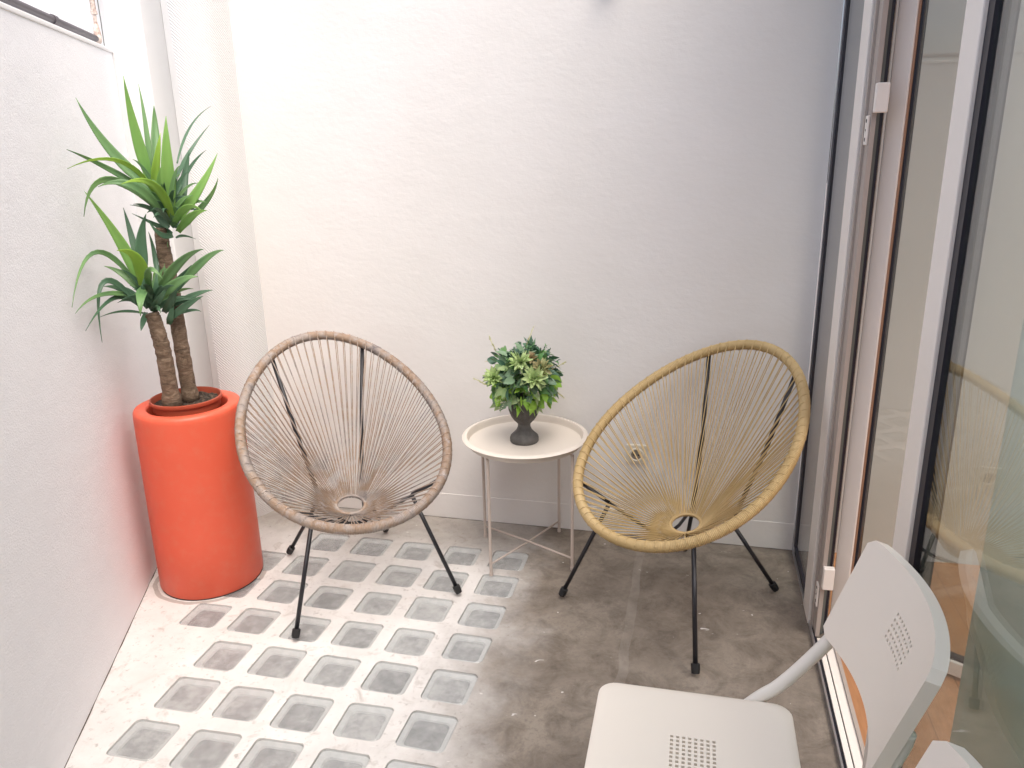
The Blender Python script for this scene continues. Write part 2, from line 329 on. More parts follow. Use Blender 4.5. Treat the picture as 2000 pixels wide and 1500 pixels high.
for r_ in range(0, 15):
    for c in range(-1, 5):
        cx, cy = GX + c * S, GY - r_ * S
        if not cells.get((r_, c)):
            fm.add([(cx - S / 2, cy - S / 2, 0), (cx + S / 2, cy - S / 2, 0), (cx + S / 2, cy + S / 2, 0), (cx - S / 2, cy + S / 2, 0)], [(0, 1, 2, 3)]); continue
        ox, oy = jit.uniform(-.004, .004), jit.uniform(-.004, .004); an = jit.uniform(-.03, .03); h = HALF + jit.uniform(-.003, .002)
        centers[(r_, c)] = (cx + ox, cy + oy, an, h)
        inner = [(cx + ox + x * math.cos(an) - y * math.sin(an) + jit.uniform(-.0009, .0009), cy + oy + x * math.sin(an) + y * math.cos(an) + jit.uniform(-.0009, .0009)) for x, y in rrect(h, RC)]
        n = len(inner); outer = []
        for (x, y), (x0, y0) in zip(inner, rrect(h, RC)):
            m_ = max(abs(x0), abs(y0)); outer.append((cx + x0 / m_ * S / 2, cy + y0 / m_ * S / 2))
        # snap corner points so the outer ring is the exact square
        for q in range(4):
            i = q * 5 + 2; sx_, sy_ = ((1, 1), (-1, 1), (-1, -1), (1, -1))[q]; outer[i] = (cx + sx_ * S / 2, cy + sy_ * S / 2)
        v = [(x, y, 0) for x, y in inner] + [(x, y, 0) for x, y in outer] + [(x, y, -DEP) for x, y in inner]
        f = [(i, n + i, n + (i + 1) % n, (i + 1) % n) for i in range(n)] + [(i, (i + 1) % n, 2 * n + (i + 1) % n, 2 * n + i) for i in range(n)]
        fm.add(v, f)
fo = fm.build('ground', 'cement'); fo['kind'] = 'structure'
sub = box('ground_slab', (XL, YN, -0.30), (XR, YF, -0.062), 'cement'); sub['kind'] = 'structure'

ORD = ['first', 'second', 'third', 'fourth', 'fifth', 'sixth', 'seventh', 'eighth', 'ninth', 'tenth', 'eleventh', 'twelfth', 'thirteenth', 'fourteenth', 'fifteenth']
for (r_, c), (cx, cy, an, h) in centers.items():
    if c == -1: lab = 'extra glass floor block on the planter side, %s row from the back wall' % ORD[r_]
    else: lab = 'square glass floor block, %s row from the back wall, %s column from the left' % (ORD[r_], ORD[c])
    t = thing('glass_block', (cx, cy, 0), lab, 'glass block', 'glass blocks set in the cement floor', rz=an)
    rd = random.Random(r_ * 17 + c)
    i1 = [(x, y) for x, y in rrect(h - 0.0012, RC)]; i2 = [(x, y) for x, y in rrect(h - 0.017, 0.016)]; n = len(i1)
    zt = -0.0022; zl = -0.008; zc = -0.017
    tv = [(x, y, zt) for x, y in i1] + [(x * 0.955, y * 0.955, zt + 0.003) for x, y in i1]
    obj('glass_pane', tv, [tuple(range(n, 2 * n))] + [(i, (i + 1) % n, n + (i + 1) % n, n + i) for i in range(n)], 'block_glass', t, smooth=False)
    ox, oy = rd.uniform(-.003, .003), rd.uniform(-.003, .003)
    sv_ = [(x, y, zt) for x, y in i1] + [(x, y, zl) for x, y in i1] + [(x + ox, y + oy, zl - 0.004) for x, y in i2] + [(x * 0.95 + ox, y * 0.95 + oy, zc) for x, y in i2]
    sf = []
    for L0 in (0, 1, 2):
        sf += [(L0 * n + i, L0 * n + (i + 1) % n, (L0 + 1) * n + (i + 1) % n, (L0 + 1) * n + i) for i in range(n)]
    obj('glass_rim', sv_, sf, 'block_side', t)
    obj('frosted_core', [(x * 0.95 + ox, y * 0.95 + oy, zc + 0.0) for x, y in i2], [tuple(range(n))], 'block_core', t)

# back wall with low plinth
bw = MB(); TH = 0.25; ZT = 4.2
x0, x1 = -2.6, 0.44
bw.prism([(x0, back_y(x0)), (x1, back_y(x1)), (x1, back_y(x1) + TH), (x0, back_y(x0) + TH)], -0.05, ZT)
tag(bw.build('back_wall', 'plaster'), 'long white plastered wall behind the two string chairs and side table', 'wall')
pl = MB(); xa = -1.83
pl.prism([(xa, back_y(xa) - 0.0018), (x1, back_y(x1) - 0.0018), (x1, back_y(x1) + 0.002), (xa, back_y(xa) + 0.002)], -0.002, 0.118)
tag(pl.build('wall_plinth', 'plaster', bevel=0.0015), 'low plastered plinth along the foot of the back wall', 'plinth')

# left wall, 2 m tall, thin bright cap
def lw(y, off): return (left_x(y, off), y)
yA, yB = -2.0, 2.98
a0, a1 = Vector(lw(yA, 0)), Vector(lw(yB, 0)); nn_ = Vector((-LN.x, -LN.y))
b1_, b0_ = a1 + nn_ * 0.16, a0 + nn_ * 0.16
tag(MB().prism([a0, a1, b1_, b0_], -0.05, 1.985).build('left_wall', 'plaster_rough'), 'grainy white courtyard wall on the left, open above its top', 'wall')
c0, c1 = a0 - nn_ * 0.004, a1 - nn_ * 0.004; d1, d0 = a1 + nn_ * 0.165, a0 + nn_ * 0.165
tag(MB().prism([c0, c1, d1, d0], 1.985, 2.003).build('wall_coping', 'pillar', bevel=0.004), 'thin bright coping strip on top of the left wall', 'coping')

# corner pillar, recessed strip and patterned round column
tag(MB().prism([(-3.05, 3.02), (-2.115, 2.86), (-2.115, 3.06), (-3.05, 3.3)], -0.02, ZT).build('corner_pillar', 'pillar', bevel=0.006), 'bright white pillar in the far left corner behind the yucca', 'pillar')
tag(MB().prism([(-2.113, 2.990), (-1.93, 2.990), (-1.93, 3.05), (-2.113, 3.05)], -0.02, ZT).build('recessed_wall_strip', 'pillar'), 'flat recessed white strip between corner pillar and round column', 'wall strip')
ccx, ccy, cr_ = -1.985, 2.975, 0.125
pts = [(-1.99, 2.86), (-1.987, 2.852)]
for i in range(17):
    a = R(-90 + 90 * i / 16); pts.append((ccx + cr_ * math.cos(a), ccy + cr_ * math.sin(a)))
pts.append((-1.850, 3.075)); pts.append((-1.99, 3.075))
tag(MB().prism(pts, -0.02, ZT - 0.02).build('round_column', 'patterned', auto=30), 'white rounded column with diagonal textured plaster beside the back wall', 'column')

def joint(name, P, Q, nrm, seed):
    rj_ = random.Random(seed); n = 90; v = []
    for i in range(n + 1):
        p = Vector(P).lerp(Vector(Q), i / n); wj = rj_.choice([.0012, .002, .003, .0045, .002]) * rj_.uniform(.6, 1.5)
        v += [(p.x, p.y, .0015), (p.x + nrm[0] * wj, p.y + nrm[1] * wj, .0012)]
    o = obj(name, v, [(2 * i, 2 * i + 1, 2 * i + 3, 2 * i + 2) for i in range(n)], 'joint_dirt'); o['kind'] = 'structure'
MT['joint_dirt'] = Mat('dirt_in_floor_joint', (0.07, 0.055, 0.045), 0.9).m
joint('floor_joint', (left_x(-1.5), -1.5), (left_x(2.55), 2.55), LN, 3)
joint('floor_joint', (-1.70, back_y(-1.7) - .0042), (.43, back_y(.43) - .0042), (0, -1), 4)

# neighbour side beyond the low wall
tag(box('neighbour_wall', (-7.0, 4.6, -0.05), (-2.9, 4.8, 3.4), 'white_far'), 'beige grey wall seen above the left wall, left of the pipe', 'wall')
tag(box('outer_yard_wall', (-4.2, -3.0, -0.05), (-4.0, 3.2, 1.9), 'white_far'), 'far wall hidden beyond the left courtyard wall', 'wall') if False else None
g2 = MB().add([(-40, -40, -0.32), (40, -40, -0.32), (40, 40, -0.32), (-40, 40, -0.32)], [(0, 1, 2, 3)]).build('terrain', 'white_far'); g2['kind'] = 'structure'
# wall behind the viewer and its floor-high side, closes the yard
tag(box('rear_wall', (-2.6, -2.45, -0.05), (4.2, -2.25, 3.25), 'plaster'), 'white wall closing the yard behind the viewer', 'wall')
# unseen slab over the door side, added and sized to shade it
tag(box('shade_slab', (0.22, -2.25, 3.05), (1.6, 3.02, 3.25), 'plaster'), 'unseen white slab added above the glass doors to shade that side', 'ceiling')

# ---------------------------------------------------------------- pipes on the left wall
def lp(y, off, z): return (left_x(y, off), y, z)
t = thing('wall_pipe', lp(2.3, -0.03, 2.003), 'dark horizontal pipe with a small bracket running along the top of the left wall', 'pipe')
inv = Vector(t.location)
def rel(o, pts): return [tuple(Vector(p) - Vector(o)) for p in pts]
MB().tube(rel(inv, [lp(y, -0.03, 2.030) for y in (-1.9, 0, 1.5, 2.2, 2.5, 2.80)]), 0.0125, 10).build('pipe_run', 'pipe', t, smooth=True)
b = MB(); b.tube(rel(inv, [lp(2.372, -0.03, 2.03), lp(2.402, -0.03, 2.03)]), 0.0165, 10); b.tube(rel(inv, [lp(2.387, -0.03, 2.022), lp(2.387, -0.03, 2.0)]), 0.004, 8); b.build('bracket', 'pipe', t, auto=40)
t = thing('drain_pipe', lp(2.835, -0.035, 2.003), 'rusty painted vertical pipe rising from the end of the left wall top', 'pipe')
o_ = t.location
b = MB(); b.tube(rel(o_, [lp(2.80, -0.03, 2.030), lp(2.835, -0.032, 2.028), lp(2.845, -0.034, 2.05), lp(2.845, -0.034, 2.09)]), [0.013, 0.015, 0.014, 0.009], 10)
b.build('elbow', 'rust', t, smooth=True)
b = MB(); b.tube(rel(o_, [lp(2.845, -0.034, z) for z in (2.085, 2.12, 2.122, 2.135, 2.137, 2.5)]), [0.007, 0.007, 0.012, 0.012, 0.0095, 0.0095], 10); b.build('riser', 'rust', t, auto=40)
b = MB(); b.tube(rel(o_, [lp(2.855, -0.016, 2.01), lp(2.86, -0.016, 2.1), lp(2.858, -0.016, 2.3), lp(2.86, -0.018, 2.5)]), 0.002, 6); b.build('cable', 'gasket_grey', t)

# ---------------------------------------------------------------- orange planter
PX, PY = -1.807, 2.389
t = thing('tall_planter', (PX, PY, 0), 'tall glossy orange cylindrical planter standing in the left corner', 'planter')
prof = [(0.0, 0.012), (0.170, 0.012), (0.181, 0.004), (0.188, 0.004), (0.1925, 0.012), (0.1925, 0.20), (0.1905, 0.45), (0.1885, 0.691), (0.187, 0.705), (0.183, 0.7135), (0.176, 0.7165), (0.146, 0.715), (0.141, 0.712), (0.139, 0.705), (0.138, 0.55), (0.0, 0.55)]
m_ = MB().lathe(prof, 96); m_.build('planter_body', 'orange', t, auto=60)
ringpts = [(0.188, 0.0), (0.190, 0.003), (0.186, 0.006), (0.18, 0.006)]
MB().lathe(ringpts, 72).build('base_ring', 'dark_hole', t, auto=40)  # thin dark ring round the planter foot

# ---------------------------------------------------------------- yucca in its nursery pot
UPPER = [[[-1.8008,2.3686,1.4931],[-1.8162,2.3444,1.6685],[-1.8125,2.3222,1.8432],0.0369,1],[[-1.8003,2.369,1.5195],[-1.82,2.4042,1.6886],[-1.8405,2.4263,1.827],0.0172,0],[[-1.7904,2.3765,1.5191],[-1.8238,2.4515,1.6699],[-1.8281,2.4733,1.7607],0.0316,0],[[-1.8016,2.368,1.4865],[-1.7626,2.3599,1.5844],[-1.745,2.3732,1.6672],0.0259,2],[[-1.766,2.3949,1.3972],[-1.7335,2.3693,1.5708],[-1.7195,2.3799,1.7203],0.0456,1],[[-1.7948,2.3731,1.4795],[-1.8992,2.3192,1.613],[-1.9616,2.2721,1.7788],0.0372,0],[[-1.7963,2.372,1.4663],[-1.8085,2.2374,1.5813],[-1.9012,2.1154,1.5626],0.0164,2],[[-1.8147,2.3581,1.4805],[-1.9198,2.3037,1.5624],[-1.911,2.1388,1.6198],0.0202,0],[[-1.7631,2.3971,1.3765],[-1.7251,2.2754,1.5036],[-1.7642,2.1706,1.5122],0.0296,2],[[-1.7855,2.3802,1.4052],[-1.8143,2.2832,1.5041],[-1.8937,2.2231,1.5034],0.0332,0],[[-1.8008,2.3686,1.4264],[-1.8924,2.2617,1.5251],[-1.9311,2.1831,1.4122],0.026,0],[[-1.732,2.4206,1.5696],[-1.7831,2.5952,1.6911],[-1.7482,2.6842,1.7637],0.0082,3],[[-1.7403,2.4144,1.5169],[-1.7747,2.5639,1.6084],[-1.7366,2.6429,1.6977],0.0145,3],[[-1.746,2.4101,1.4636],[-1.769,2.5431,1.5535],[-1.7369,2.605,1.6108],0.0144,3],[[-1.7456,2.4104,1.3958],[-1.7546,2.4788,1.5143],[-1.7412,2.514,1.6116],0.0315,3],[[-1.7522,2.4054,1.3826],[-1.659,2.4257,1.4889],[-1.6041,2.4673,1.5996],0.0335,1],[[-1.7526,2.4051,1.3552],[-1.682,2.4835,1.4381],[-1.6434,2.5127,1.5165],0.0218,0],[[-1.7613,2.3985,1.3695],[-1.6668,2.3446,1.4278],[-1.6074,2.3394,1.4201],0.0254,1],[[-1.754,2.404,1.3415],[-1.6661,2.3702,1.3992],[-1.6161,2.3829,1.4147],0.0301,1],[[-1.7614,2.3984,1.3214],[-1.7518,2.4308,1.3248],[-1.7226,2.4528,1.3105],0.0093,3],[[-1.7628,2.3974,1.3559],[-1.8447,2.4232,1.4086],[-1.9267,2.3988,1.4328],0.0158,3],[[-1.7701,2.3918,1.3358],[-1.8329,2.407,1.3617],[-1.9063,2.3766,1.4057],0.0204,3],[[-1.7838,2.3814,1.4656],[-1.765,2.3581,1.5196],[-1.7402,2.3643,1.5775],0.0168,1],[[-1.7664,2.3946,1.3699],[-1.7808,2.3838,1.4252],[-1.7869,2.3917,1.4918],0.0355,3],[[-1.7755,2.3877,1.3569],[-1.823,2.402,1.3966],[-1.8482,2.3954,1.4517],0.0266,3],[[-1.7683,2.3932,1.3288],[-1.7945,2.3608,1.3391],[-1.8192,2.3422,1.3883],0.0185,3],[[-1.7621,2.3979,1.3627],[-1.7537,2.3791,1.4255],[-1.7407,2.389,1.4982],0.0337,0],[[-1.77,2.3919,1.3838],[-1.804,2.3411,1.4683],[-1.8354,2.3174,1.535],0.026,0],[[-1.7649,2.3957,1.3835],[-1.7465,2.347,1.4675],[-1.764,2.3212,1.5211],0.0303,0],[[-1.7628,2.3974,1.3559],[-1.757,2.4394,1.4278],[-1.7401,2.4521,1.4883],0.0281,3]]
LOWER = [[[-1.8568,2.3263,1.1345],[-1.8924,2.2868,1.313],[-1.9515,2.2272,1.489],0.0424,1],[[-1.8636,2.3211,1.1424],[-1.8282,2.2727,1.2614],[-1.8493,2.2065,1.3013],0.0456,2],[[-1.864,2.3208,1.2265],[-1.8979,2.3453,1.3403],[-1.9185,2.3548,1.4278],0.0219,3],[[-1.8604,2.3236,1.1703],[-1.8582,2.3377,1.3071],[-1.8393,2.3646,1.4066],0.0435,3],[[-1.8234,2.3515,1.1803],[-1.8471,2.3837,1.2738],[-1.853,2.3793,1.3438],0.0173,3],[[-1.807,2.3639,1.1644],[-1.8055,2.3901,1.2382],[-1.7963,2.3971,1.3074],0.0187,0],[[-1.834,2.3435,1.1319],[-1.7245,2.3511,1.2447],[-1.6487,2.3834,1.2846],0.035,0],[[-1.781,2.3836,1.1401],[-1.6793,2.4229,1.2421],[-1.6186,2.4562,1.2721],0.0292,0],[[-1.8032,2.3668,1.1283],[-1.7549,2.3908,1.1822],[-1.7256,2.4129,1.2253],0.0388,3],[[-1.8371,2.3411,1.1037],[-1.7251,2.3256,1.1794],[-1.6548,2.3411,1.1968],0.0348,0],[[-1.7975,2.3711,1.0844],[-1.7184,2.4059,1.123],[-1.6672,2.432,1.1338],0.0217,3],[[-1.8134,2.3591,1.0356],[-1.7313,2.371,1.0933],[-1.6834,2.3948,1.1186],0.0262,3],[[-1.8066,2.3642,1.0493],[-1.7401,2.3894,1.0677],[-1.7058,2.4029,1.0608],0.0124,3],[[-1.8601,2.3237,1.1278],[-1.9147,2.3075,1.2],[-1.9767,2.2857,1.2371],0.0298,0],[[-1.8644,2.3205,1.1354],[-1.9403,2.2255,1.2934],[-1.8251,1.9507,1.164],0.0184,0],[[-1.8718,2.3149,1.115],[-1.9172,2.2806,1.1591],[-1.9627,2.2512,1.1724],0.0249,3],[[-1.871,2.3155,1.122],[-1.9237,2.2004,1.1561],[-1.8322,1.9671,1.1419],0.0168,0],[[-1.8793,2.3092,1.0946],[-1.9319,2.2193,1.1934],[-1.9146,2.1459,1.0034],0.02,3],[[-1.8793,2.3092,1.0946],[-1.9275,2.2477,1.1335],[-1.8588,2.0243,1.0731],0.0171,3],[[-1.8721,2.3147,1.0687],[-1.9263,2.2737,1.0828],[-1.9194,2.1595,1.0859],0.0094,3],[[-1.862,2.3224,1.1564],[-1.798,2.2203,1.1416],[-1.787,2.191,1.0864],0.0344,0],[[-1.8666,2.3188,1.0715],[-1.8408,2.2631,1.045],[-1.8361,2.2416,1.0238],0.02,3],[[-1.8484,2.3326,1.1407],[-1.7655,2.2448,1.2326],[-1.717,2.2439,1.1986],0.0253,0],[[-1.8505,2.331,1.0767],[-1.7885,2.3027,1.1263],[-1.758,2.3258,1.1718],0.0229,3],[[-1.8206,2.3537,1.0656],[-1.7703,2.3415,1.1194],[-1.753,2.3547,1.1599],0.0308,3],[[-1.8134,2.3591,1.021],[-1.7911,2.3509,1.0598],[-1.7764,2.362,1.1226],0.0233,3],[[-1.854,2.3284,1.0915],[-1.8382,2.3027,1.1603],[-1.8269,2.3112,1.2147],0.0386,3],[[-1.8481,2.3328,1.0979],[-1.8193,2.3296,1.1559],[-1.8192,2.3422,1.21],0.0232,3],[[-1.8599,2.3239,1.085],[-1.9072,2.3132,1.1358],[-1.956,2.2763,1.1485],0.0204,3]]
TRUNKS = [[[-1.8169,2.3188,0.7551],[-1.8189,2.3173,0.9207],[-1.8271,2.3111,1.024],[-1.8331,2.3066,1.0714]],[[-1.8093,2.4123,0.7333],[-1.8131,2.4094,0.9574],[-1.8146,2.4083,1.1422],[-1.8215,2.4031,1.2715],[-1.8199,2.4043,1.3551]]]
qx, qy, qz = PX - 0.008, PY + 0.008, 0.574
t = thing('yucca_plant', (qx, qy, qz), 'two stemmed yucca with long green sword leaves growing in a terracotta nursery pot', 'potted plant')
P0_ = Vector((qx, qy, qz))
prof = [(0.0, 0.002), (0.098, 0.002), (0.113, 0.125), (0.118, 0.127), (0.1185, 0.150), (0.1245, 0.152), (0.127, 0.158), (0.126, 0.166), (0.121, 0.167), (0.119, 0.160), (0.117, 0.13)]
MB().lathe(prof, 72).build('nursery_pot', 'terracotta', t, auto=35)
sm = MB(); nr, na = 10, 48
rs = random.Random(5); vv = [(0, 0, 0.145)]
for i in range(1, nr + 1):
    for j in range(na):
        a = 2 * math.pi * j / na; q = 0.1175 * i / nr; vv.append((q * math.cos(a), q * math.sin(a), 0.146 + rs.uniform(-.004, .004)))
ff = [(0, 1 + j, 1 + (j + 1) % na) for j in range(na)] + [(1 + (i - 1) * na + j, 1 + i * na + j, 1 + i * na + (j + 1) % na, 1 + (i - 1) * na + (j + 1) % na) for i in range(1, nr) for j in range(na)]
sm.add(vv, ff).build('soil', 'soil', t)
def smooth_path(P, n):
    P = [Vector(p) for p in P]; P = [P[0] * 2 - P[1]] + P + [P[-1] * 2 - P[-2]]; out = []
    for i in range(1, len(P) - 2):
        for k_ in range(n):
            u = k_ / n; a, b, c, d = P[i - 1:i + 3]
            out.append(0.5 * ((2 * b) + (c - a) * u + (2 * a - 5 * b + 4 * c - d) * u * u + (3 * b - a - 3 * c + d) * u ** 3))
    out.append(P[-2]); return out
for ti, tp in enumerate(TRUNKS):
    pts = smooth_path([Vector(p) - P0_ for p in tp], 16)
    pts[0].z = 0.14
    rr = []
    for i in range(len(pts)):
        u = i / (len(pts) - 1); rr.append((0.0285 if ti == 0 else 0.0275) * (1 - 0.16 * u) + 0.0007 * math.sin(i * 1.55) + rs.uniform(-.0010, .0010) + 0.005 * max(0, 0.06 - u) / 0.06)
    rr[-1] *= 0.9
    MB().tube(pts, rr, 16).build('trunk', 'bark', t, smooth=True)
LM = ['leaf_mid', 'leaf_light', 'leaf_yellow', 'leaf_dark']
def blade(mb, B, M_, T, wd, col, twist):
    B, M_, T = Vector(B), Vector(M_), Vector(T); Cn = M_ * 2 - (B + T) * 0.5; n = 14; mb.cur = col
    view = (Vector((0, 0, 1.6)) - P0_ - M_).normalized(); v = []
    prevs = None
    for i in range(n + 1):
        u = i / n; p = B * (1 - u) ** 2 + Cn * 2 * u * (1 - u) + T * u * u
        tg = ((Cn - B) * (1 - u) + (T - Cn) * u)
        if tg.length < 1e-6: tg = T - B
        tg.normalize(); sd = tg.cross(view)
        if sd.length < 0.15 and prevs: sd = prevs.copy()
        sd.normalize()
        if prevs and sd.dot(prevs) < 0: sd = -sd
        prevs = sd.copy(); sd = (Matrix.Rotation(twist * (0.4 + u), 3, tg) @ sd)
        nm = sd.cross(tg)
        wv_ = wd * 0.5 * (0.55 + 0.45 * min(1, u / 0.3)) * (1 - max(0, (u - 0.30) / 0.70) ** 1.35) if u < 1 else 0.0004
        fold = 0.34 * wv_ * (1 - 0.5 * u)
        v += [p - sd * wv_ + nm * fold, p - sd * wv_ * 0.5 + nm * fold * 0.25, p, p + sd * wv_ * 0.5 + nm * fold * 0.25, p + sd * wv_ + nm * fold]
    th = 0.0012; nv = len(v); k5 = 5
    f = []
    for i in range(n):
        for j in range(4): f.append((i * k5 + j, i * k5 + j + 1, (i + 1) * k5 + j + 1, (i + 1) * k5 + j))
    mb.add(v, f)
rs = random.Random(11)
for L_ in (UPPER, LOWER):
    m_ = MB(); m_.cur = 3
    for B, M_, T, wd, col in L_:
        B, M_, T = [Vector(q) - P0_ for q in (B, M_, T)]
        blade(m_, B, M_, T, wd * 1.0, col, rs.uniform(-.35, .35))
    for i in range(8):
        a = rs.uniform(0, 2 * math.pi); e_ = rs.uniform(0.35, 1.35); ln = rs.uniform(0.16, 0.27)
        d = Vector((math.cos(a) * math.cos(e_), math.sin(a) * math.cos(e_), math.sin(e_)))
        B = sum((Vector(q[0]) for q in L_), Vector()) / len(L_) - P0_ + Vector((rs.uniform(-.006, .006), rs.uniform(-.006, .006), rs.uniform(-.03, .02)))
        w0 = B + P0_ + d * ln
        if LN.x * w0.x + LN.y * w0.y - LC < 0.03 or d.dot(Vector((.6, -.8, 0))) > .35: continue
        blade(m_, B, B + d * ln * 0.55 + Vector((0, 0, 0.015)), B + d * ln - Vector((0, 0, 0.02)), rs.uniform(.011, .017), rs.choice([0, 0, 1, 3]), rs.uniform(-.5, .5))
    # short dark leaves hugging the heart of the rosette and pointing away from the viewer
    hc = sum((Vector(q[0]) for q in L_), Vector()) / len(L_) - P0_
    for i in range(26):
        a = rs.uniform(0, 2 * math.pi); e_ = rs.uniform(0.1, 1.2); ln = rs.uniform(0.07, 0.16)
        d = Vector((math.cos(a) * math.cos(e_), math.sin(a) * math.cos(e_), math.sin(e_)))
        w0 = hc + P0_ + d * ln
        if LN.x * w0.x + LN.y * w0.y - LC < 0.02: continue
        B = hc + Vector((rs.uniform(-.008, .008), rs.uniform(-.008, .008), rs.uniform(-.05, .02)))
        blade(m_, B, B + d * ln * 0.55 + Vector((0, 0, 0.012)), B + d * ln - Vector((0, 0, 0.01)), rs.uniform(.014, .022), rs.choice([0, 3, 3]), rs.uniform(-.5, .5))
    o = m_.build('leaf_crown', None, t, smooth=True, mats=LM)
    sf_ = o.modifiers.new('solid', 'SOLIDIFY'); sf_.thickness = 0.0012

# ---------------------------------------------------------------- string chairs
CA, CB, CE, CYC, CZC, CT = .3633, .4608, -.1195, .33, .6352, .5731
def rim_pt(T):
    s = CB * math.cos(T); return Vector((CA * math.sin(T) * (1 + CE * math.cos(T)), CYC + s * math.cos(CT), CZC + s * math.sin(CT)))
NPL = Vector((0, -math.sin(CT), math.cos(CT)))
RINGC = Vector((0, .3181, .3055)); RT = 0.30
def ring_pt(a, r_=0.056): return RINGC + Vector((r_ * math.sin(a), r_ * 0.98 * math.cos(a) * math.cos(RT), r_ * math.cos(a) * math.sin(RT)))
def string_chair(name, cord, pose, label, seed):
    x, y, th = pose
    t = thing(name, (x, y, 0), label, 'chair', 'string lounge chairs against the back wall', rz=th)
    rd = random.Random(seed)
    # arc-length table of the rim
    NT = 2000; tt = [2 * math.pi * i / NT for i in range(NT + 1)]; PP = [rim_pt(a) for a in tt]; cum = [0]
    for i in range(NT): cum.append(cum[-1] + (PP[i + 1] - PP[i]).length)
    Ltot = cum[-1]
    def at_s(s):
        s %= Ltot; k_ = int(np.searchsorted(cum, s)) - 1; k_ = max(0, min(NT - 1, k_)); u = (s - cum[k_]) / (cum[k_ + 1] - cum[k_]); return tt[k_] + (tt[k_ + 1] - tt[k_]) * u
    NW = 500; per = 4; N_ = NW * per; ps = []; rr = []
    for i in range(N_):
        ps.append(rim_pt(at_s(Ltot * i / N_))); ph = i % per
        rr.append(0.0176 + (0.0010 if ph in (1, 2) else -0.0007) + 0.0003 * math.sin(i * 0.37))
    NSTR = 78
    for q in range(NSTR):       # small raised knots where a cord leaves the rim
        i0 = int(N_ * (q + 0.5) / NSTR)
        for dd in (-2, -1, 0, 1): rr[(i0 + dd) % N_] += 0.0005 + 0.0006 * ((q * 7) % 3 == 0)
    MB().tube(ps, rr, 12, closed=True).build('wrapped_rim', cord, t, smooth=True)
    cw = MB()
    for q in range(NSTR):
        s0 = Ltot * (q + 0.5) / NSTR; T0 = at_s(s0); ra = T0 + 0.0
        for side, ds, ro in ((1, -0.004, 0.0), (-1, 0.006, 0.012)):
            T_ = at_s(s0 + ds + rd.uniform(-.002, .002)); rp = rim_pt(T_)
            inw = (RINGC - rp); inw -= NPL * inw.dot(NPL); inw.normalize()
            if side == 1: hug = [rp - inw * 0.012 + NPL * 0.0155, rp + NPL * 0.0195 + inw * 0.002, rp + NPL * 0.0135 + inw * 0.0145]
            else: hug = [rp - inw * 0.010 - NPL * 0.016, rp - NPL * 0.019 + inw * 0.003, rp - NPL * 0.010 + inw * 0.0165]
            ang = ra + rd.uniform(-.02, .02) + side * 0.02
            e_ = ring_pt(ang, 0.057 + ro * 0.2) + Vector((0, 0, side * 0.004)); e2 = ring_pt(ang, 0.050) + Vector((0, 0, side * 0.006))
            mid = (hug[-1] + e_) * 0.5 + Vector((rd.uniform(-.0015, .0015), 0, -0.003))
            cw.tube(hug + [mid, e_, e2], 0.0019, 5, caps=False)
    cw.build('cord_web', cord, t, smooth=True)
    MB().tube([ring_pt(2 * math.pi * i / 48, 0.0535) for i in range(48)], 0.0062, 8, closed=True).build('centre_ring', cord, t, smooth=True)
    for sg in (-1, 1):
        foot = Vector((sg * .296, 0, 0.030)); kn = Vector((sg * .181, .116, .388)); T_ = sg * 2.33; side_ = rim_pt(T_) - NPL * 0.01
        MB().tube([foot, kn], 0.0078, 10).build('front_leg', 'black', t, smooth=True)
        MB().tube([kn + Vector((0, 0, 0.004)), kn.lerp(side_, .5), side_], 0.0075, 8).build('side_strut', 'black', t, smooth=True)
        cn = Vector((sg * .030, .235, .268)); MB().tube([kn, kn.lerp(cn, .5) + Vector((0, 0, -.004)), cn], 0.0062, 8).build('seat_brace', 'black', t, smooth=True)
        top = rim_pt(sg * 0.585) - NPL * 0.012; rk = Vector((sg * .085, .475, .288)); rf = Vector((sg * .2004, .5977, 0.030))
        MB().tube([top, top.lerp(rk, .5) + Vector((0, .012, -.014)), rk], 0.0082, 8).build('back_rod', 'black', t, smooth=True)
        MB().tube([rk, rf], 0.0078, 10).build('rear_leg', 'black', t, smooth=True)
        MB().tube([rk, Vector((sg * .06, .36, .262)), cn], 0.0062, 8).build('under_brace', 'black', t, smooth=True)
        for fpos, kn_ in ((foot, kn), (rf, rk)):
            d = (kn_ - fpos).normalized(); p0 = fpos - d * (0.028 / d.z) * 0.55
            b = MB(); b.tube([p0 + Vector((0, 0, 0.0)), p0 + d * 0.012, fpos + d * 0.012, fpos + d * 0.014], [0.0125, 0.0142, 0.0142, 0.0105], 12)
            b.build('rubber_foot', 'rubber', t, auto=50)
    MB().tube([Vector((-.032, .235, .268)), Vector((0, .228, .266)), Vector((.032, .235, .268))], 0.011, 8).build('centre_plate', 'black', t, smooth=True)
    return t
string_chair('string_chair', 'rattan', (-1.0374, 2.2451, .6813), 'grey brown mottled string chair with round wrapped rim beside the orange planter', 1)
string_chair('string_chair', 'tan', (-.1786, 2.3147, -.6347), 'mustard tan string chair with round wrapped rim beside the glass doors', 2)

